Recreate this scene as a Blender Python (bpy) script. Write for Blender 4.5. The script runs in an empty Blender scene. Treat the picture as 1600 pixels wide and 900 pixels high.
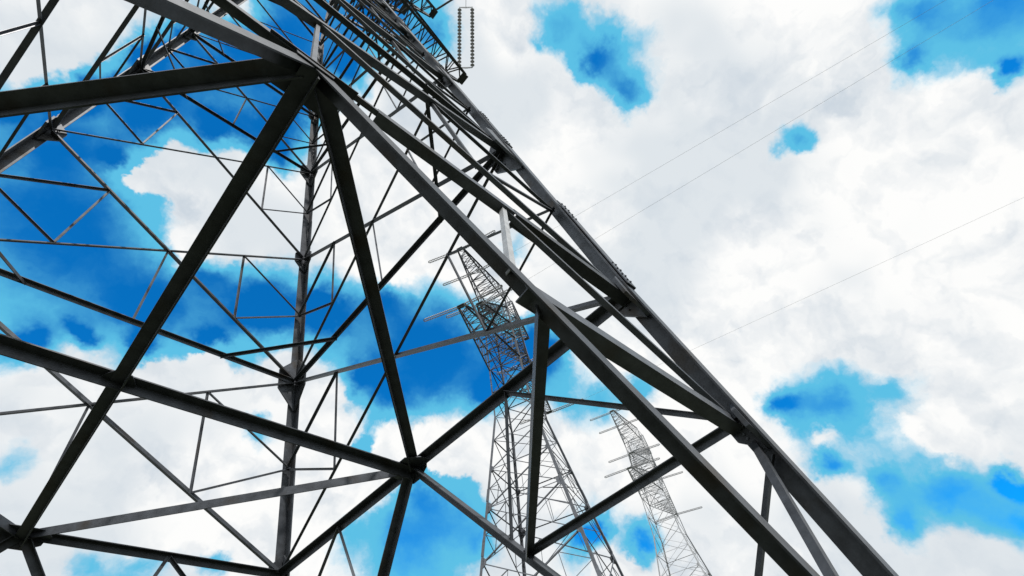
import bpy, bmesh, math, random
from mathutils import Vector, Matrix
random.seed(7)
scene = bpy.context.scene
COL = scene.collection

# ------------------------------------------------------------------ camera
cam_data = bpy.data.cameras.new('camera')
cam_data.sensor_fit = 'HORIZONTAL'
cam_data.sensor_width = 36.0
cam_data.lens = 18.733
cam_data.shift_x = 0.00694
cam_data.shift_y = 0.0455
cam_data.clip_start = 0.05
cam_data.clip_end = 8000
cam = bpy.data.objects.new('camera', cam_data)
COL.objects.link(cam)
cam.matrix_world = Matrix(((0.727903, -0.402715, -0.554958, -0.4392),
                           (-0.669955, -0.590051, -0.450556, -6.8528),
                           (-0.146008, 0.699758, -0.6993, 2.819),
                           (0, 0, 0, 1)))
scene.camera = cam

# ------------------------------------------------------------------ exposure
scene.view_settings.view_transform = 'Standard'
scene.view_settings.look = 'None'
scene.view_settings.gamma = 1.0
scene.view_settings.exposure = 0.0
scene.render.engine = 'CYCLES'
scene.cycles.max_bounces = 4

# ------------------------------------------------------------------ sun
SUN_AZ, SUN_EL = math.radians(-112), math.radians(52)      # azimuth measured from +X towards +Y
sun_dir = Vector((math.cos(SUN_EL) * math.cos(SUN_AZ), math.cos(SUN_EL) * math.sin(SUN_AZ), math.sin(SUN_EL)))
sun_data = bpy.data.lights.new('sun', 'SUN')
sun_data.energy = 4.0
sun_data.angle = math.radians(0.5)
sun_data.color = (1.0, 0.95, 0.88)
sun = bpy.data.objects.new('sun', sun_data)
sun.rotation_euler = sun_dir.to_track_quat('Z', 'Y').to_euler()
COL.objects.link(sun)

# ------------------------------------------------------------------ world: sky with cumulus
# cloud banks: direction x, y, z, tightness, weight (negative = a gap of blue)
BLOBS = [
(-0.0973,0.6819,0.7249,69.3,-0.833),(0.0126,0.3428,0.9393,131.5,-0.877),(0.4522,0.5596,0.6945,80.3,-0.912),(0.6840,0.0932,0.7235,31.3,0.375),
(0.1824,0.6648,0.7244,337.4,-0.976),(0.3268,0.3791,0.8657,85.5,0.357),(0.1696,0.8395,0.5163,47.0,0.321),(0.6545,-0.3602,0.6648,281.8,-0.707),
(0.9589,0.0465,0.2798,672.2,-0.712),(0.5386,0.7317,0.4178,277.4,-0.695),(0.0459,0.5847,0.8099,405.3,0.506),(-0.0737,0.4999,0.8629,502.3,-0.689),
(0.8930,0.1176,0.4343,425.1,-0.783),(0.8340,-0.1929,0.5170,78.3,0.258),(0.1200,0.1933,0.9738,340.6,-0.728),(0.4388,0.0049,0.8986,812.7,-0.586),
(0.6266,0.4405,0.6429,607.6,-0.704),(0.8771,0.3089,0.3678,114.9,0.330),(0.0512,0.7206,0.6914,466.9,-0.576),(0.5413,0.6309,0.5558,640.7,0.614),
(0.0763,0.4558,0.8868,930.0,-0.696),(-0.2145,0.4484,0.8677,729.8,0.477),(-0.1570,0.5804,0.7990,692.3,-0.372),(0.2821,0.6113,0.7394,737.8,-0.719),
(0.6479,0.5644,0.5116,242.9,0.461),(0.7620,0.5158,0.3916,1698.6,-0.937),(0.1969,0.5394,0.8187,302.4,0.354),(0.1694,0.9078,0.3835,544.5,-0.480),
(0.8155,0.4577,0.3541,1845.6,-0.914),(-0.0692,0.7952,0.6024,1986.1,-0.767),(0.5224,-0.1964,0.8298,148.4,0.222),(-0.0515,0.3310,0.9422,1171.6,1.007),
(0.6775,-0.1067,0.7277,2589.6,-0.818),(0.9475,0.1234,0.2949,1417.3,-0.379),(-0.0367,0.5717,0.8196,3030.0,0.587),(0.4474,0.4285,0.7850,615.1,0.518),
(0.2671,0.7007,0.6616,810.4,0.445),(0.3520,0.0299,0.9355,1942.5,-0.469),(0.3398,0.1404,0.9300,281.7,0.274),(0.6271,-0.2888,0.7234,1626.5,-0.539),
(0.9760,0.0063,0.2176,2241.5,-0.633),(-0.0157,0.8188,0.5739,674.9,0.403),(0.4297,0.7277,0.5346,277.0,0.389),(-0.1150,0.3783,0.9185,3282.3,0.776),
(0.8609,0.1673,0.4805,2257.4,-0.697),(0.9401,-0.0635,0.3349,801.7,0.326),(0.9756,0.0895,0.2005,1872.5,0.450),(0.5954,0.6543,0.4663,666.3,-0.343),
(0.7229,0.3877,0.5719,1556.5,-0.544),(-0.0191,0.7712,0.6363,3832.5,-0.674),(0.3552,0.5001,0.7898,1565.3,0.667),(0.5397,0.3956,0.7431,1440.4,0.507),
(-0.2231,0.5187,0.8253,5034.5,0.574),(0.9137,0.1637,0.3720,2704.3,-0.698),(0.1398,0.7332,0.6655,2460.5,-0.725),(0.9430,0.1979,0.2674,487.8,0.276),
(0.6709,-0.2638,0.6930,3854.8,-0.655),(0.9641,-0.0231,0.2647,5270.7,-0.640),(0.7189,-0.3148,0.6198,5128.6,-0.700),(0.1744,0.3877,0.9051,788.5,0.374),
(0.2114,0.1827,0.9602,1910.4,-0.489),(0.5708,0.5253,0.6311,1448.8,-0.561),(0.7679,0.4304,0.4745,689.9,0.322),(-0.1137,0.4510,0.8853,3378.3,-0.584),
(0.0110,0.4871,0.8733,2556.2,-0.569),(0.6887,0.6252,0.3671,708.2,0.372),(0.7551,0.3227,0.5707,1645.8,-0.516),(-0.1534,0.5283,0.8351,4028.6,-0.452),
(-0.0046,0.8758,0.4826,1998.9,-0.423),(0.2586,0.7720,0.5807,2146.0,-0.455),(0.2651,0.8823,0.3889,2708.7,-0.481),(0.6485,-0.2050,0.7331,503.6,0.208),
(0.2052,0.2821,0.9372,1840.1,0.431),(0.4841,0.0223,0.8747,1889.9,-0.607),(0.3750,0.6499,0.6610,1655.0,-0.480),(0.7959,0.5091,0.3277,1834.1,0.476),
(0.7211,-0.2777,0.6347,1878.5,0.343),(0.4723,0.6721,0.5703,1599.9,0.427),(0.3349,0.7065,0.6235,1806.1,0.400),(-0.0828,0.4115,0.9076,3062.1,-0.442),
(0.1207,0.3032,0.9452,2047.3,-0.498),(0.1012,0.3846,0.9175,2100.0,-0.481),(0.9399,0.0165,0.3411,3975.5,0.472),(0.9100,0.0040,0.4146,1473.6,-0.323),
(0.6862,0.4520,0.5699,1501.7,-0.411),(0.6840,0.0932,0.7235,298.9,-0.185),(-0.0164,0.5422,0.8401,2813.9,0.484),(0.0559,0.6353,0.7703,2598.2,0.586),
(0.0669,0.5138,0.8553,2316.1,0.386),(-0.1503,0.4038,0.9024,3644.9,0.456),(0.6037,0.4060,0.6861,1445.5,-0.472),(-0.0562,0.5994,0.7985,3278.2,0.529),
(0.0602,0.7616,0.6453,3048.3,-0.542),(0.0761,0.7837,0.6164,3053.9,0.462),(0.8872,-0.0596,0.4574,602.1,0.177),(0.3659,0.8277,0.4255,895.9,0.242),
(0.4049,0.0269,0.9140,1905.8,-0.489),(0.3229,0.0578,0.9447,1917.2,-0.465),(0.6264,0.6653,0.4063,1654.9,-0.389),(0.5923,0.3304,0.7348,616.6,0.225),
(-0.1929,0.5008,0.8438,4448.8,0.361),(0.5621,0.4692,0.6811,1433.5,-0.355),(0.5359,0.6862,0.4919,1617.7,-0.409),(0.4956,0.3353,0.8012,1472.8,-0.301),
(-0.1367,0.5013,0.8544,3735.3,-0.404),(0.0887,0.6557,0.7498,2477.5,-0.373),(0.1108,0.9189,0.3785,4011.4,-0.386),(0.9042,0.1409,0.4033,2677.7,0.472),
(0.1203,0.6033,0.7884,2222.9,0.359),(0.2892,0.5236,0.8014,1675.6,0.341),(0.4227,0.7179,0.5531,1715.3,-0.607),(0.4476,0.7873,0.4240,1901.9,-0.312),
(0.0179,0.9178,0.3966,273.9,0.158),(0.1565,0.7566,0.6349,2466.8,0.378),(-0.0839,0.5780,0.8117,3455.3,-0.395),(0.2557,0.0736,0.9640,831.7,0.275),
(-0.0278,0.4322,0.9013,1136.2,-0.238),(-0.1861,0.5464,0.8166,4571.1,-0.353),(-0.0371,0.3594,0.9324,2718.9,-0.605),(0.3963,-0.0618,0.9160,2148.5,0.351),
(0.9366,0.1160,0.3305,3212.3,-0.489),(0.9567,0.1304,0.2603,3569.0,-0.472),(0.3568,0.5432,0.7600,1582.5,-0.354),(0.4301,0.6505,0.6260,1597.1,-0.310),
(0.4758,0.1663,0.8637,260.8,0.127),(0.8641,0.0433,0.5015,2745.3,0.296),(0.6828,0.3433,0.6449,637.7,0.185),(-0.2108,0.5752,0.7904,5129.6,-0.400),
(0.1245,0.4993,0.8574,2076.5,0.293),(0.1650,0.8869,0.4315,3201.2,0.356),]


world = bpy.data.worlds.new('World')
scene.world = world
world.use_nodes = True
nt = world.node_tree
nt.nodes.clear()
def N(kind, **kw):
    n = nt.nodes.new(kind)
    for k, v in kw.items():
        setattr(n, k, v)
    return n
def put(sock, val):
    if isinstance(val, bpy.types.NodeSocket):
        nt.links.new(val, sock)
    else:
        sock.default_value = val
def math_node(op, a, b=None, c=None, clamp=False):
    n = N('ShaderNodeMath', operation=op, use_clamp=clamp)
    put(n.inputs[0], a)
    if b is not None: put(n.inputs[1], b)
    if c is not None: put(n.inputs[2], c)
    return n.outputs[0]
def vmath(op, a, b):
    n = N('ShaderNodeVectorMath', operation=op)
    put(n.inputs[0], a); put(n.inputs[1], b)
    return n
def noise(vec, scale, detail, rough, dims='3D'):
    n = N('ShaderNodeTexNoise')
    put(n.inputs['Vector'], vec)
    n.inputs['Scale'].default_value = scale
    n.inputs['Detail'].default_value = detail
    n.inputs['Roughness'].default_value = rough
    return n
def smooth(val, lo, hi, a=0.0, b=1.0):
    n = N('ShaderNodeMapRange', interpolation_type='SMOOTHSTEP')
    put(n.inputs[0], val)
    n.inputs[1].default_value = lo; n.inputs[2].default_value = hi
    n.inputs[3].default_value = a; n.inputs[4].default_value = b
    return n.outputs[0]
def mixcol(fac, a, b, blend='MIX'):
    n = N('ShaderNodeMix', data_type='RGBA', blend_type=blend)
    put(n.inputs[0], fac); put(n.inputs[6], a); put(n.inputs[7], b)
    return n.outputs[2]

tc = N('ShaderNodeTexCoord')
direction = tc.outputs['Generated']
# billowing edges: the direction is nudged by turbulence before the banks are looked up
warp = noise(direction, 7.0, 5.0, 0.6)
w1 = vmath('SUBTRACT', warp.outputs['Color'], (0.5, 0.5, 0.5))
w2 = vmath('MULTIPLY', w1.outputs[0], (0.10, 0.10, 0.10))
fine = noise(direction, 26.0, 5.0, 0.62)
w3 = vmath('MULTIPLY', vmath('SUBTRACT', fine.outputs['Color'], (0.5, 0.5, 0.5)).outputs[0], (0.04, 0.04, 0.04))
warped = vmath('ADD', vmath('ADD', direction, w2.outputs[0]).outputs[0], w3.outputs[0]).outputs[0]
dirn = vmath('NORMALIZE', warped, (0, 0, 0)).outputs[0]
total = None
for (bx, by, bz, tight, weight) in BLOBS:
    d = vmath('DOT_PRODUCT', dirn, (bx, by, bz)).outputs['Value']
    e = math_node('EXPONENT', math_node('MULTIPLY_ADD', d, tight, -tight))
    total = math_node('MULTIPLY_ADD', e, weight, 0.75 if total is None else total)
big = noise(direction, 2.3, 2.0, 0.5).outputs['Fac']
billow = noise(dirn, 16.0, 9.0, 0.62).outputs['Fac']
wisps = noise(vmath('MULTIPLY', direction, (9, 14, 30)).outputs[0], 1.0, 6.0, 0.6).outputs['Fac']
field = math_node('MULTIPLY_ADD', big, 0.12, total)
field = math_node('MULTIPLY_ADD', billow, 0.54, field)
field = math_node('MULTIPLY_ADD', wisps, 0.12, field)
field = math_node('SUBTRACT', field, 0.48)
softness = noise(direction, 4.5, 2.0, 0.5).outputs['Fac']
s_lo = math_node('MULTIPLY_ADD', softness, -0.7, 0.66)
s_hi = math_node('MULTIPLY_ADD', softness, 0.55, 0.44)
mr = N('ShaderNodeMapRange', interpolation_type='SMOOTHSTEP')
put(mr.inputs[0], field); put(mr.inputs[1], s_lo); put(mr.inputs[2], s_hi)
mask = mr.outputs[0]
# clear sky
sky = N('ShaderNodeTexSky', sky_type='NISHITA')
sky.sun_disc = False
sky.sun_elevation = SUN_EL
sky.sun_rotation = math.pi / 2 - SUN_AZ
sky.air_density = 1.0; sky.dust_density = 0.4; sky.ozone_density = 4.0
SKY_STRENGTH = 0.1
clear = mixcol(1.0, sky.outputs[0], (0.03, 1.30, 2.16, 1), 'MULTIPLY')
# cloud light: bright crowns, slightly grey where the bank is thick
# cloud light: crowns that face the sun are white, the sides turned away are pale grey
sx = vmath('MULTIPLY', (sun_dir.x, sun_dir.y, sun_dir.z), (0.05, 0.05, 0.05)).outputs[0]
toward = vmath('ADD', dirn, sx).outputs[0]
p1 = noise(dirn, 6.5, 5.0, 0.52).outputs['Fac']
p2 = noise(toward, 6.5, 5.0, 0.52).outputs['Fac']
puff = math_node('SUBTRACT', p1, p2)
sx2 = vmath('MULTIPLY', (sun_dir.x, sun_dir.y, sun_dir.z), (0.018, 0.018, 0.018)).outputs[0]
q1 = noise(dirn, 17.0, 4.0, 0.5).outputs['Fac']
q2 = noise(vmath('ADD', dirn, sx2).outputs[0], 17.0, 4.0, 0.5).outputs['Fac']
puff = math_node('MULTIPLY_ADD', math_node('SUBTRACT', q1, q2), 0.4, puff)
relief = math_node('MULTIPLY_ADD', puff, 3.0, 0.86, clamp=True)
thick = noise(direction, 3.2, 3.0, 0.5).outputs['Fac']
soft = smooth(thick, 0.44, 0.60)
body = mixcol(soft, (9.9, 9.9, 9.8, 1), (7.4, 7.9, 8.3, 1))
cloud = mixcol(relief, (6.1, 6.8, 7.5, 1), body)
# thin veil that turns the blue to cyan before it becomes cloud
thin = math_node('MULTIPLY_ADD', math_node('SUBTRACT', field, total), 0.45, total)
veil = smooth(thin, -0.10, 0.34)
clear = mixcol(veil, clear, (1.1, 5.3, 7.9, 1))
colour = mixcol(mask, clear, cloud)
bg = N('ShaderNodeBackground')
put(bg.inputs['Color'], colour)
bg.inputs['Strength'].default_value = SKY_STRENGTH
out = N('ShaderNodeOutputWorld')
nt.links.new(bg.outputs[0], out.inputs['Surface'])
world.cycles.sampling_method = 'MANUAL'
world.cycles.sample_map_resolution = 256

# ------------------------------------------------------------------ materials
def material(name, base, rough=0.6, metal=0.0, spot=0.35, scale=6.0, bump=0.15, streak=None, vary=0.0):
    m = bpy.data.materials.new(name)
    m.use_nodes = True
    t = m.node_tree
    p = t.nodes['Principled BSDF']
    tcx = t.nodes.new('ShaderNodeTexCoord')
    n1 = t.nodes.new('ShaderNodeTexNoise')
    n1.inputs['Scale'].default_value = scale; n1.inputs['Detail'].default_value = 8; n1.inputs['Roughness'].default_value = 0.65
    t.links.new(tcx.outputs['Object'], n1.inputs['Vector'])
    r = t.nodes.new('ShaderNodeValToRGB')
    r.color_ramp.elements[0].position = 0.3
    r.color_ramp.elements[1].position = 0.72
    r.color_ramp.elements[0].color = (*[c * (1 - spot) for c in base], 1)
    r.color_ramp.elements[1].color = (*[min(1, c * (1 + spot)) for c in base], 1)
    t.links.new(n1.outputs['Fac'], r.inputs[0])
    col = r.outputs[0]
    if streak:
        n2 = t.nodes.new('ShaderNodeTexNoise')
        n2.inputs['Scale'].default_value = scale * 0.37; n2.inputs['Detail'].default_value = 10
        t.links.new(tcx.outputs['Object'], n2.inputs['Vector'])
        mr = t.nodes.new('ShaderNodeMapRange')
        mr.inputs[1].default_value = 0.56; mr.inputs[2].default_value = 0.72
        t.links.new(n2.outputs['Fac'], mr.inputs[0])
        mx = t.nodes.new('ShaderNodeMix'); mx.data_type = 'RGBA'
        t.links.new(mr.outputs[0], mx.inputs[0]); t.links.new(col, mx.inputs[6]); mx.inputs[7].default_value = (*streak, 1)
        col = mx.outputs[2]
    if vary:                                                     # every bar has weathered a little differently
        oi = t.nodes.new('ShaderNodeObjectInfo')
        vr = t.nodes.new('ShaderNodeMapRange')
        vr.inputs[3].default_value = 1 - vary; vr.inputs[4].default_value = 1 + vary
        t.links.new(oi.outputs['Random'], vr.inputs[0])
        vm = t.nodes.new('ShaderNodeVectorMath'); vm.operation = 'SCALE'
        t.links.new(col, vm.inputs[0]); t.links.new(vr.outputs[0], vm.inputs['Scale'])
        col = vm.outputs[0]
    t.links.new(col, p.inputs['Base Color'])
    p.inputs['Roughness'].default_value = rough
    p.inputs['Metallic'].default_value = metal
    if bump:
        b = t.nodes.new('ShaderNodeBump'); b.inputs['Strength'].default_value = bump; b.inputs['Distance'].default_value = 0.01
        t.links.new(n1.outputs['Fac'], b.inputs['Height']); t.links.new(b.outputs[0], p.inputs['Normal'])
    return m
STEEL = material('weathered_galvanised_steel', (0.078, 0.085, 0.098), 0.46, 0.45, 0.4, 5.0, 0.2, (0.055, 0.046, 0.038), 0.35)
FAR_STEEL = material('haze_paled_steel', (0.12, 0.128, 0.145), 0.55, 0.4, 0.3, 5.0, 0.1, None, 0.2)  # same steel, with the haze of distance put into its base colour
FARTHEST_STEEL = material('farthest_haze_paled_steel', (0.36, 0.37, 0.385), 0.55, 0.4, 0.2, 5.0, 0.1, None, 0.15)  # lightened further: colour stands in for haze on the farthest pylon
PALE = material('fresh_galvanised_steel', (0.42, 0.43, 0.44), 0.5, 0.35, 0.25, 7.0, 0.1)
PORCELAIN = material('glazed_insulator', (0.42, 0.41, 0.42), 0.25, 0.0, 0.2, 9.0, 0.0)
WIRE = material('aluminium_wire', (0.48, 0.48, 0.5), 0.5, 0.4, 0.15, 2.0, 0.0)
CONCRETE = material('footing_concrete', (0.32, 0.31, 0.29), 0.9, 0.0, 0.2, 4.0, 0.4)
GRASS = material('dry_grass', (0.042, 0.05, 0.028), 0.95, 0.0, 0.5, 1.3, 0.6, (0.075, 0.062, 0.045))

# ------------------------------------------------------------------ mesh helpers
def link_mesh(name, verts, faces, mat, parent=None):
    me = bpy.data.meshes.new(name)
    me.from_pydata([tuple(v) for v in verts], [], faces)
    me.materials.append(mat)
    me.update()
    o = bpy.data.objects.new(name, me)
    COL.objects.link(o)
    if parent is not None:
        o.parent = parent
    return o

class Geo:
    def __init__(self): self.v = []; self.f = []
    def prism(self, ring0, ring1):
        n = len(ring0); b = len(self.v)
        self.v += list(ring0) + list(ring1)
        for i in range(n):
            j = (i + 1) % n
            self.f.append((b + i, b + j, b + n + j, b + n + i))
        self.f.append(tuple(b + i for i in reversed(range(n))))
        self.f.append(tuple(b + n + i for i in range(n)))
    def angle(self, p0, p1, e, g, w, t):
        """an L section from p0 to p1: one flange along e, the other along g, heel offset so the flange is centred"""
        pts = [(0, 0), (w, 0), (w, t), (t, t), (t, w), (0, w)]
        if e.cross(g).dot(p1 - p0) < 0:
            pts = pts[::-1]
        self.prism([p0 + e * a + g * c for a, c in pts], [p1 + e * a + g * c for a, c in pts])
    def plate(self, pts, nrm, t):
        a = [p - nrm * (t / 2) for p in pts]; b = [p + nrm * (t / 2) for p in pts]
        if (pts[1] - pts[0]).cross(pts[2] - pts[0]).dot(nrm) < 0:
            a.reverse(); b.reverse()
        self.prism(a, b)
    def rod(self, p0, p1, r, n=6):
        d = (p1 - p0).normalized()
        u = d.orthogonal().normalized(); w = d.cross(u)
        c = [u * (math.cos(2 * math.pi * i / n) * r) + w * (math.sin(2 * math.pi * i / n) * r) for i in range(n)]
        self.prism([p0 + x for x in c], [p1 + x for x in c])
    def lathe(self, origin, axis, profile, n=10):
        u = axis.orthogonal().normalized(); w = axis.cross(u)
        b = len(self.v)
        for (s, r) in profile:
            for i in range(n):
                a = 2 * math.pi * i / n
                self.v.append(origin + axis * s + (u * math.cos(a) + w * math.sin(a)) * r)
        for k in range(len(profile) - 1):
            for i in range(n):
                j = (i + 1) % n
                self.f.append((b + k * n + i, b + k * n + j, b + (k + 1) * n + j, b + (k + 1) * n + i))
        self.f.append(tuple(b + i for i in reversed(range(n))))
        self.f.append(tuple(b + (len(profile) - 1) * n + i for i in range(n)))
    def build(self, name, mat, parent=None):
        return link_mesh(name, self.v, self.f, mat, parent)

def empty(name, loc, label, category, group=None, rz=0.0):
    o = bpy.data.objects.new(name, None)
    o.empty_display_size = 0.5
    COL.objects.link(o)
    o.location = loc
    o.rotation_euler = (0, 0, rz)
    o['label'] = label; o['category'] = category
    if group: o['group'] = group
    return o

# ------------------------------------------------------------------ the ground
gv, gf = [], []
NR, NA = 26, 48
rr = [0.0] + [1.5 * 1.42 ** k for k in range(NR)]
for i, rad in enumerate(rr):
    for k in range(NA):
        a = 2 * math.pi * k / NA
        x, y = rad * math.cos(a), rad * math.sin(a)
        z = 0.0 if rad < 130 else 0.9 * math.sin(x * 0.011) * math.cos(y * 0.009) - 0.5
        gv.append((x, y, z))
for i in range(len(rr) - 1):
    for k in range(NA):
        j = (k + 1) % NA
        gf.append((i * NA + k, (i + 1) * NA + k, (i + 1) * NA + j, i * NA + j))
ground = link_mesh('ground', gv, gf, GRASS)
ground['kind'] = 'structure'
ground['label'] = 'rough dry grass under the pylons'

# ------------------------------------------------------------------ the lattice tower
S = 5.0              # half width at the diaphragm, m
HD = 8.1             # height of the diaphragm above the ground, m
RX = 0.9368          # the two sides are not quite equal
APEX = 6.377
WAIST = 4.25
Z_LEVELS = [0.0, 0.95, 1.81, 2.60, 3.24, 3.78, WAIST]
CAGE = [WAIST, 4.78, 5.30, 5.80, 6.30, 6.80, 7.35]
LEG_OUT = 0.09       # the heel of each leg angle stands outside the bracing planes
FOOT = -1.5
def half(z):
    if z < 0: return 1 - 0.183 * z                      # the leg extension splays a little more
    if z <= WAIST: return 1 - z / APEX
    return (1 - WAIST / APEX) * (1 - 0.30 * (z - WAIST) / (7.35 - WAIST))
SIGN = {'A': (1, 1), 'B': (1, -1), 'C': (-1, -1), 'D': (-1, 1)}
def W(x, y, z): return Vector((x * S, y * S, HD + z * S))
def leg_pt(k, z):
    s = half(z)
    return W(SIGN[k][0] * RX * s, SIGN[k][1] * s, z)
FACES = [('A', 'B'), ('B', 'C'), ('C', 'D'), ('D', 'A')]

def build_tower(loc, rz, label, group, steel=None, thin=1.0, hardware=True):
    STEEL = steel or globals()['STEEL']
    T = empty('lattice_tower', loc, label, 'pylon', group, rz)
    def member(name, p0, p1, nrm, w, t=None, flip=False, mat=STEEL, inset=0.0, off=0.0, trim=0.0):
        w = w * thin
        """an angle bar lying in the face whose outward normal is nrm"""
        d = (p1 - p0).normalized()
        e = nrm.cross(d).normalized()
        if flip: e = -e
        g = -nrm
        t = t or max(0.006, w * 0.11)
        o = -e * (w * 0.4) - nrm * off
        gm = Geo(); gm.angle(p0 + d * trim + o, p1 - d * trim + o, e, g, w, t)
        return gm.build(name, mat, T)
    def gusset(pts, nrm, off, t=0.012):
        gm = Geo(); gm.plate([p - nrm * off for p in pts], nrm, t)
        return gm.build('gusset_plate', STEEL, T)
    def bolts(points, nrm, r=0.016, h=0.03):
        if not hardware: return                                  # too small to see at a distance
        gm = Geo()
        for p in points: gm.rod(p - nrm * h * 0.3, p + nrm * h, r, 6)
        o = gm.build('bolt_row', STEEL, T)
        o['kind'] = 'stuff'
        return o
    # --- legs: one long angle per stretch, heel outwards
    for k, (sx, sy) in SIGN.items():
        for z0, z1, w in ((FOOT - 0.06, 0.0, 0.235), (0.0, WAIST, 0.22), (WAIST, CAGE[-1], 0.15)):
            p0, p1 = leg_pt(k, z0), leg_pt(k, z1)
            d = (p1 - p0).normalized()
            ex = Vector((-sx, 0, 0)); ex = (ex - d * ex.dot(d)).normalized()
            ey = Vector((0, -sy, 0)); ey = (ey - d * ey.dot(d)).normalized()
            w *= thin
            ho = (ex + ey) * (-LEG_OUT)
            gm = Geo(); gm.angle(p0 + ho, p1 + ho, ex, ey, w, w * 0.1)
            gm.build('leg', STEEL, T)
        # splice angles wrapped over the heel, with bolts
        for zc, ln in ((0.25, 0.23), (1.12, 0.17), (2.02, 0.12), (2.8, 0.1)):
            p0, p1 = leg_pt(k, zc - ln), leg_pt(k, zc + ln)
            d = (p1 - p0).normalized()
            ex = Vector((-sx, 0, 0)); ex = (ex - d * ex.dot(d)).normalized()
            ey = Vector((0, -sy, 0)); ey = (ey - d * ey.dot(d)).normalized()
            o = (ex + ey) * ((-0.035 if abs(zc - 0.25) < 0.01 else -0.02) - LEG_OUT)
            gm = Geo(); gm.angle(p0 + o, p1 + o, ex, ey, 0.215, 0.016)
            gm.build('splice_angle', STEEL, T)
            if not hardware: continue
            gb = Geo()
            for q in range(8):
                s = (0.04, 0.1, 0.16, 0.22, 0.78, 0.84, 0.9, 0.96)[q]
                p = p0.lerp(p1, s)
                for ea, nb in ((ex, -ey), (ey, -ex)):
                    for wv in (0.07, 0.155):
                        b = p + o + ea * wv
                        gb.rod(b - nb * 0.005, b + nb * 0.02, 0.015, 6)
            gb.build('splice_bolts', STEEL, T)['kind'] = 'stuff'
        # concrete stub
        f = leg_pt(k, FOOT - 0.05)
        gm = Geo()
        q = [Vector((math.cos(math.pi / 4 + i * math.pi / 2), math.sin(math.pi / 4 + i * math.pi / 2), 0)) for i in range(4)]
        gm.prism([Vector((f.x, f.y, -0.3)) + v * 0.62 for v in q], [Vector((f.x, f.y, f.z + 0.12)) + v * 0.42 for v in q])
        gm.build('concrete_stub', CONCRETE, T)
    # --- faces
    braceB = {}
    for a, b in FACES:
        A0, B0 = leg_pt(a, 0), leg_pt(b, 0)
        nrm = (B0 - A0).cross(leg_pt(a, 1) - A0).normalized()
        mid_o = (A0 + B0) / 2
        if nrm.dot(Vector((mid_o.x, mid_o.y, 0))) < 0: nrm = -nrm
        M0 = (A0 + B0) / 2
        # diaphragm level edge beams
        if (a, b) == ('B', 'C'):
            s1, s2 = M0.lerp(A0, 0.14), M0.lerp(A0, 0.53)
            member('horizontal_beam', M0, s1 + (s1 - M0) * 0.12, nrm, 0.055, off=0.004)
            member('horizontal_beam', s1, s2, nrm, 0.125, off=0.004)
            member('horizontal_beam', s2, A0, nrm, 0.16, off=0.004, trim=0.02)
            member('horizontal_beam', M0, B0, nrm, 0.10, off=0.004, trim=0.02)
        else:
            member('horizontal_beam', A0, M0, nrm, 0.15, off=0.004, trim=0.02)
            member('horizontal_beam', M0, B0, nrm, 0.15, off=0.004, trim=0.02)
        nlow = (B0 - A0).cross(leg_pt(a, -1) - A0).normalized()
        if nlow.dot(nrm) < 0: nlow = -nlow
        # braces to the feet (an inverted V) and their secondary bars
        for k in (a, b):
            K = leg_pt(k, FOOT)
            member('foot_brace', M0, K, nlow, 0.145, off=0.01 if (a, b) == ('B', 'C') else 0.02, flip=(k == a))
            sB = 0.31
            Bp = M0.lerp(K, sB); Bq = M0.lerp(K, 0.62)
            Lm = leg_pt(k, -0.45); Lq = leg_pt(k, -0.50 if (a, b) == ('B', 'C') else -0.54)
            Q = (M0 + leg_pt(k, 0)) / 2
            braceB[(a, b, k)] = Bp
            member('secondary_bar', M0.lerp(K, 0.295) if (a, b, k) == ('B', 'C', 'B') else Bp, Lm, nlow, 0.15 if (a, b, k) == ('B', 'C', 'B') else 0.10, off=0.034, flip=(k == a) != ((a, b, k) == ('B', 'C', 'B')))
            member('secondary_bar', Q, M0.lerp(K, 0.28), nlow, 0.062, off=0.036, mat=PALE if (a, b, k) == ('B', 'C', 'B') else STEEL)
            member('secondary_bar', Q, Lm, nlow, 0.07, off=0.036)
            member('secondary_bar', Lq, Bq, nlow, 0.075, off=0.034)
        # panels
        for i in range(len(Z_LEVELS) - 1):
            z0, z1 = Z_LEVELS[i], Z_LEVELS[i + 1]
            a0, a1, b0, b1 = leg_pt(a, z0), leg_pt(a, z1), leg_pt(b, z0), leg_pt(b, z1)
            w0 = (a0 - b0).length; w1 = (a1 - b1).length
            X = a0.lerp(b1, w0 / (w0 + w1))
            wd = (0.115, 0.115, 0.10, 0.09, 0.075, 0.07)[i]
            member('diagonal_brace', b0, a1, nrm, wd, off=0.006, trim=0.10)
            member('diagonal_brace', a0, b1, nrm, wd * 0.6, off=0.022, flip=True, trim=0.10)
            if i in (1, 3) or i >= 4:
                member('horizontal_beam', a0, b0, nrm, 0.105 if i == 1 else 0.08, off=0.004, trim=0.05)
            if i < 4:
                sb = 0.06 if i < 2 else 0.052
                for (k0, k1) in ((a0, a1), (b0, b1)):
                    m = (k0 + k1) / 2; pa = (k1 + X) / 2; pb = (k0 + X) / 2
                    member('strut', m, pa, nrm, sb, off=0.036)
                    member('strut', m, pb, nrm, sb * 0.85, off=0.044)
                    member('strut', pa, pb, nrm, sb * 0.9, off=0.052)
                if i in (0, 1, 3):
                    h0 = (a0 + b0) / 2
                    member('hanger', X, h0, nrm, 0.05, off=0.052, trim=0.05)
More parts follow.
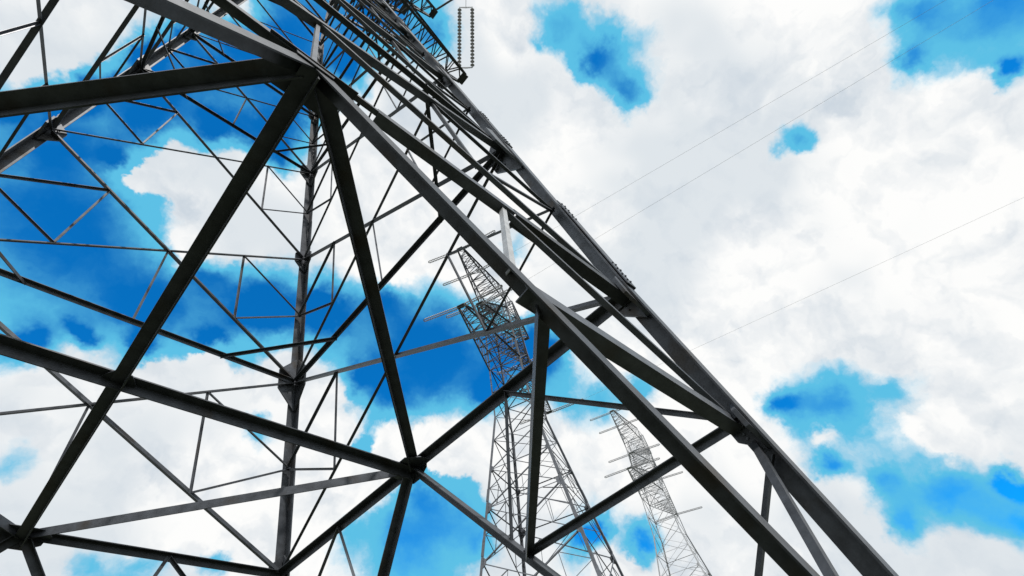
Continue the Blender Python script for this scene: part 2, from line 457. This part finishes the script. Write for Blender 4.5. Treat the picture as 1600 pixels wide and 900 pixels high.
        # gussets at the main nodes of each leg
        for k, oth in ((a, b), (b, a)):
            for z, wv, hl in ((0.95, 0.46, 0.75), (1.81, 0.30, 0.42), (2.60, 0.38, 0.5), (0.0, 0.28, 0.42), (-0.46, 0.20, 0.30), (3.24, 0.26, 0.32)):
                c = leg_pt(k, z); up = (leg_pt(k, z + 0.2) - c).normalized()
                inn = (leg_pt(oth, z) - c).normalized()
                gusset([c + up * hl, c + up * hl * 0.35 + inn * wv, c - up * hl * 0.4 + inn * wv, c - up * hl * 1.1, c - up * hl * 1.0 - inn * 0.0], nrm, -0.036, 0.05)
                bolts([c + inn * (wv * 0.45) + up * (hl * s) for s in (-0.45, -0.25, -0.05, 0.15, 0.35)], nrm)
        # apex gusset at the middle of the edge beam
        hx = (B0 - A0).normalized(); up = Vector((0, 0, 1)); up = (up - nrm * up.dot(nrm)).normalized()
        if (a, b) == ('B', 'C'): gusset([M0 + hx * 0.2 + up * 0.02, M0 - hx * 0.2 + up * 0.02, M0 - hx * 0.17 - up * 0.13, M0 + hx * 0.17 - up * 0.13], nrm, -0.006)
        else: gusset([M0 + hx * 0.36 + up * 0.02, M0 - hx * 0.36 + up * 0.02, M0 - hx * 0.32 - up * 0.14, M0 - hx * 0.10 - up * 0.26, M0 + hx * 0.10 - up * 0.26, M0 + hx * 0.32 - up * 0.14], nrm, -0.006)
        # cage above the waist
        for i in range(len(CAGE) - 1):
            z0, z1 = CAGE[i], CAGE[i + 1]
            a0, a1, b0, b1 = leg_pt(a, z0), leg_pt(a, z1), leg_pt(b, z0), leg_pt(b, z1)
            member('diagonal_brace', a0, b1, nrm, 0.075, off=0.004)
            member('diagonal_brace', b0, a1, nrm, 0.075, off=0.016, flip=True)
            member('horizontal_beam', a1, b1, nrm, 0.08, off=0.002)
    # --- plan bracing at the diaphragm: the diamond and its cross
    mids = [(leg_pt(a, 0) + leg_pt(b, 0)) / 2 for a, b in FACES]
    DN = Vector((0, 0, 1))
    for i in range(4):
        member('plan_beam', mids[i], mids[(i + 1) % 4], DN, 0.16, off=-0.02, trim=0.12)
    member('plan_beam', mids[0], mids[2], DN, 0.165, off=0.05)
    C0 = (mids[1] + mids[3]) / 2
    member('plan_beam', mids[1], C0, DN, 0.165, off=0.10)
    member('plan_beam', C0, mids[3], DN, 0.165, off=0.10)
    for m in mids:
        inw = -Vector((m.x, m.y, 0)).normalized(); sd = Vector((-inw.y, inw.x, 0))
        gusset([m + sd * 0.42 - inw * 0.03, m + sd * 0.40 + inw * 0.16, m + sd * 0.24 + inw * 0.38, m - sd * 0.24 + inw * 0.38, m - sd * 0.40 + inw * 0.16, m - sd * 0.42 - inw * 0.03], DN, 0.035)
        bolts([m + sd * (0.3 * math.cos(q * math.pi / 6)) + inw * (0.08 + 0.22 * math.sin(q * math.pi / 6)) for q in range(7)], -DN)
    gusset([C0 + Vector((math.cos(q * math.pi / 3), math.sin(q * math.pi / 3), 0)) * 0.2 for q in range(6)], DN, 0.105)
    # --- hip ties near the feet, and corner ties higher up
    for k, (fa, fb) in {'A': (0, 3), 'B': (0, 1), 'C': (1, 2), 'D': (2, 3)}.items():
        pa, pb = braceB[(*FACES[fa], k)], braceB[(*FACES[fb], k)]
        member('corner_tie', pa, pb, DN, 0.125, off=0.0, trim=0.10)
        for z, w in ((0.95, 0.075), (2.60, 0.055), (3.24, 0.05)):
            q = []
            for f in (fa, fb):
                a, b = FACES[f]
                other = b if a == k else a
                q.append(leg_pt(k, z).lerp(leg_pt(other, z), 0.25))
            member('corner_tie', q[0], q[1], DN, w, off=0.02)
    # --- cross arms along the x axis, three levels on both sides
    for sx in (1, -1):
        for z, reach, rise in ((5.30, 1.80, 0.16), (6.20, 1.00, 0.07), (7.35, 1.50, -0.20)):
            zt = z + 0.50 if rise > 0 else z - 0.45
            tip = W(sx * reach, 0, z + (rise if rise > 0 else 0.05))
            arm = empty_child('crossarm', T)
            def bar(name, p0, p1, nrm, w):
                w = w * thin; d = (p1 - p0).normalized(); e = nrm.cross(d).normalized(); g = d.cross(e)
                gm = Geo(); gm.angle(p0 - e * w / 2, p1 - e * w / 2, e, g, w, 0.009)
                return gm.build(name, STEEL, arm)
            lo = {}; hi = {}
            for sy in (1, -1):
                k = {(1, 1): 'A', (1, -1): 'B', (-1, -1): 'C', (-1, 1): 'D'}[(sx, sy)]
                lo[sy] = (leg_pt(k, z), tip + Vector((0, sy * 0.22, 0)))
                hi[sy] = (leg_pt(k, zt), tip + Vector((0, sy * 0.22, 0.14 if rise > 0 else -0.14)))
                bar('crossarm_chord', *lo[sy], Vector((0, sy, 0)), 0.14)
                bar('crossarm_chord', *hi[sy], Vector((0, sy, 0)), 0.13)
                n = 8
                for i in range(n):
                    p = lo[sy][0].lerp(lo[sy][1], i / n); q = hi[sy][0].lerp(hi[sy][1], (i + 0.5) / n)
                    p2 = lo[sy][0].lerp(lo[sy][1], (i + 1) / n)
                    bar('crossarm_lace', p, q, Vector((0, sy, 0)), 0.06)
                    bar('crossarm_lace', q, p2, Vector((0, sy, 0)), 0.06)
            for ch in (lo, hi):
                for i in range(8):
                    p = ch[1][0].lerp(ch[1][1], i / 8); q = ch[-1][0].lerp(ch[-1][1], (i + 0.5) / 8); p2 = ch[1][0].lerp(ch[1][1], (i + 1) / 8)
                    bar('crossarm_lace', p, ch[-1][0].lerp(ch[-1][1], i / 8), Vector((0, 0, 1)), 0.05) if i else None
                    bar('crossarm_lace', p, q, Vector((0, 0, 1)), 0.06)
                    bar('crossarm_lace', q, p2, Vector((0, 0, 1)), 0.06)
            gm = Geo(); gm.plate([tip + Vector((-0.2, -0.3, -0.02)), tip + Vector((0.2, -0.3, -0.02)), tip + Vector((0.2, 0.3, -0.02)), tip + Vector((-0.2, 0.3, -0.02))], Vector((0, 0, 1)), 0.05)
            gm.build('tip_plate', STEEL, arm)
    return T
def empty_child(name, parent):
    o = bpy.data.objects.new(name, None); o.empty_display_size = 0.2
    COL.objects.link(o); o.parent = parent
    return o
GRP = 'lattice pylons standing in parallel lines'
tower = build_tower((0, 0, 0), 0.0, 'huge dark steel lattice pylon seen from under its legs, filling the left of the view', GRP)
def ground_spot(az_deg, dist):
    a = math.radians(az_deg)
    return (cam.matrix_world.translation.x + math.cos(a) * dist, cam.matrix_world.translation.y + math.sin(a) * dist, 0)
T2_ROT, T3_ROT = math.radians(20), math.radians(15)
t2_loc, t3_loc = ground_spot(39.2, 37.5), ground_spot(26.5, 71)
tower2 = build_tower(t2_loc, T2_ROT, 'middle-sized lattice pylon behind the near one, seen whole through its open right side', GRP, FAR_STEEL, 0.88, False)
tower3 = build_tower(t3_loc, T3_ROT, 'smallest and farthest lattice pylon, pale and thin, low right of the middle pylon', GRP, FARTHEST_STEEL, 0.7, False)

# ------------------------------------------------------------------ insulators and wires
def insulator_pair(p0, p1, label, group=None, gap=0.22, discs=16, disc_r=0.15, name='insulator_string', rod=0.5):
    """two parallel strings of discs between yoke plates, hung from p0 and ending at p1"""
    d = (p1 - p0); L = d.length; d = d.normalized()
    side = d.cross(Vector((-0.55, -0.45, -0.7))).normalized()
    E_ = empty(name, p0, label, 'insulator', group)
    z = Vector((0, 0, 0))
    gm = Geo(); gm.rod(z, d * rod, 0.022, 6); gm.build('hanger_rod', PALE, E_)
    nrm = d.cross(side)
    for s in (rod, L):
        c = d * s
        gm = Geo(); gm.plate([c - side * (gap / 2 + 0.05), c + side * (gap / 2 + 0.05), c + side * (gap / 2) + d * 0.07, c + d * 0.11, c - side * (gap / 2) + d * 0.07], nrm, 0.02)
        gm.build('yoke_plate', PALE, E_)
    n = discs
    step = (L - rod - 0.12) / n
    proto = None
    for sgn in (-1, 1):
        gm = Geo(); gm.rod(d * (rod + 0.03) + side * (sgn * gap / 2), d * L + side * (sgn * gap / 2), 0.028, 6)
        pin = gm.build('pin_rod', PALE, E_)
        for i in range(n):
            c = d * (rod + 0.1 + step * i) + side * (sgn * gap / 2)
            if proto is None:
                gm = Geo(); gm.lathe(z, d, [(0, 0.035), (step * 0.30, 0.05), (step * 0.44, disc_r * 0.7), (step * 0.52, disc_r), (step * 0.57, disc_r * 0.97), (step * 0.60, 0.05), (step * 0.9, 0.04)], 12)
                proto = gm.build('insulator_disc', PORCELAIN, E_); proto.location = c
            else:
                o = proto.copy(); COL.objects.link(o); o.parent = E_; o.location = c
    return E_

def wire(p0, direction_az, span, slope0, label, radius=0.02, group=None):
    az = math.radians(direction_az)
    h = Vector((math.cos(az), math.sin(az), 0))
    n = 60
    pts = []
    for i in range(n + 1):
        s = span * (i / n) ** 1.5
        z = slope0 * s * (1 - s / span)
        pts.append(h * s + Vector((0, 0, z)))
    gm = Geo()
    k = 5
    side = h.cross(Vector((0, 0, 1)))
    for i, p in enumerate(pts):
        for q in range(k):
            a = 2 * math.pi * q / k
            gm.v.append(p + side * (math.cos(a) * radius) + Vector((0, 0, math.sin(a) * radius)))
    for i in range(n):
        for q in range(k):
            r = (q + 1) % k
            gm.f.append((i * k + q, i * k + r, (i + 1) * k + r, (i + 1) * k + q))
    o = gm.build('overhead_wire', WIRE)
    o.location = p0
    o['label'] = label; o['category'] = 'wire'
    if group: o['group'] = group
    return o

def tower_point(t_loc, rot, p):
    c, s = math.cos(rot), math.sin(rot)
    x, y, z = p[0] * S, p[1] * S, HD + p[2] * S
    return Vector((t_loc[0] + c * x - s * y, t_loc[1] + s * x + c * y, z))
def heading(az, drop):
    a = math.radians(az)
    return Vector((math.cos(a), math.sin(a), -drop)).normalized()

# the jumper string of the near pylon, swung sideways from the end beam of its top arm
near_string = insulator_pair(Vector((8.61, -2.40, 46.22)), Vector((10.31, 0.45, 40.90)), 'double insulator string hanging alone against white cloud at the top of the view', gap=0.88, discs=17, disc_r=0.145, rod=1.35)
ob = Geo(); ob.rod(Vector((7.4, 0, HD + 7.40 * S)), Vector((8.61, -2.40, 46.24)), 0.07, 8)
ob.build('outrigger', STEEL, tower)

GS = 'strain insulators on the distant pylons'
GW = 'conductors running off to the upper right'
spots = {'near low': (-1.80, 0, 5.45), 'near mid': (-1.0, 0, 6.24), 'near upper': (-1.0, 0, 7.18), 'near top': (-1.5, 0, 7.36), 'far low': (1.80, 0, 5.45), 'far mid': (1.0, 0, 6.26)}
where = {'near low': 'the lower left arm tip', 'near mid': 'the short middle left arm', 'near upper': 'under the top left arm', 'near top': 'the top left arm tip', 'far low': 'the lower right arm tip', 'far mid': 'the short middle right arm'}
for tname, loc, rot in (('middle-sized', t2_loc, T2_ROT), ('farthest', t3_loc, T3_ROT)):
    for k, p in spots.items():
        P = tower_point(loc, rot, p)
        for az, side in ((285, 'right'), (122, 'left')):
            d = heading(az, 0.10)
            L = 3.9 if az == 285 else 3.2
            s = insulator_pair(P, P + d * L, 'strain insulator pointing %s from %s of the %s pylon' % (side, where[k], tname), GS, gap=0.17, discs=18, disc_r=0.10, rod=0.3)
            if tname == 'middle-sized' and az == 285 and k in ('near upper', 'near mid', 'far low'):
                wire(P + d * L, az, 340, 0.02 if k == 'near mid' else -0.035, 'thin overhead wire from %s of the middle-sized pylon' % where[k], 0.009, GW)
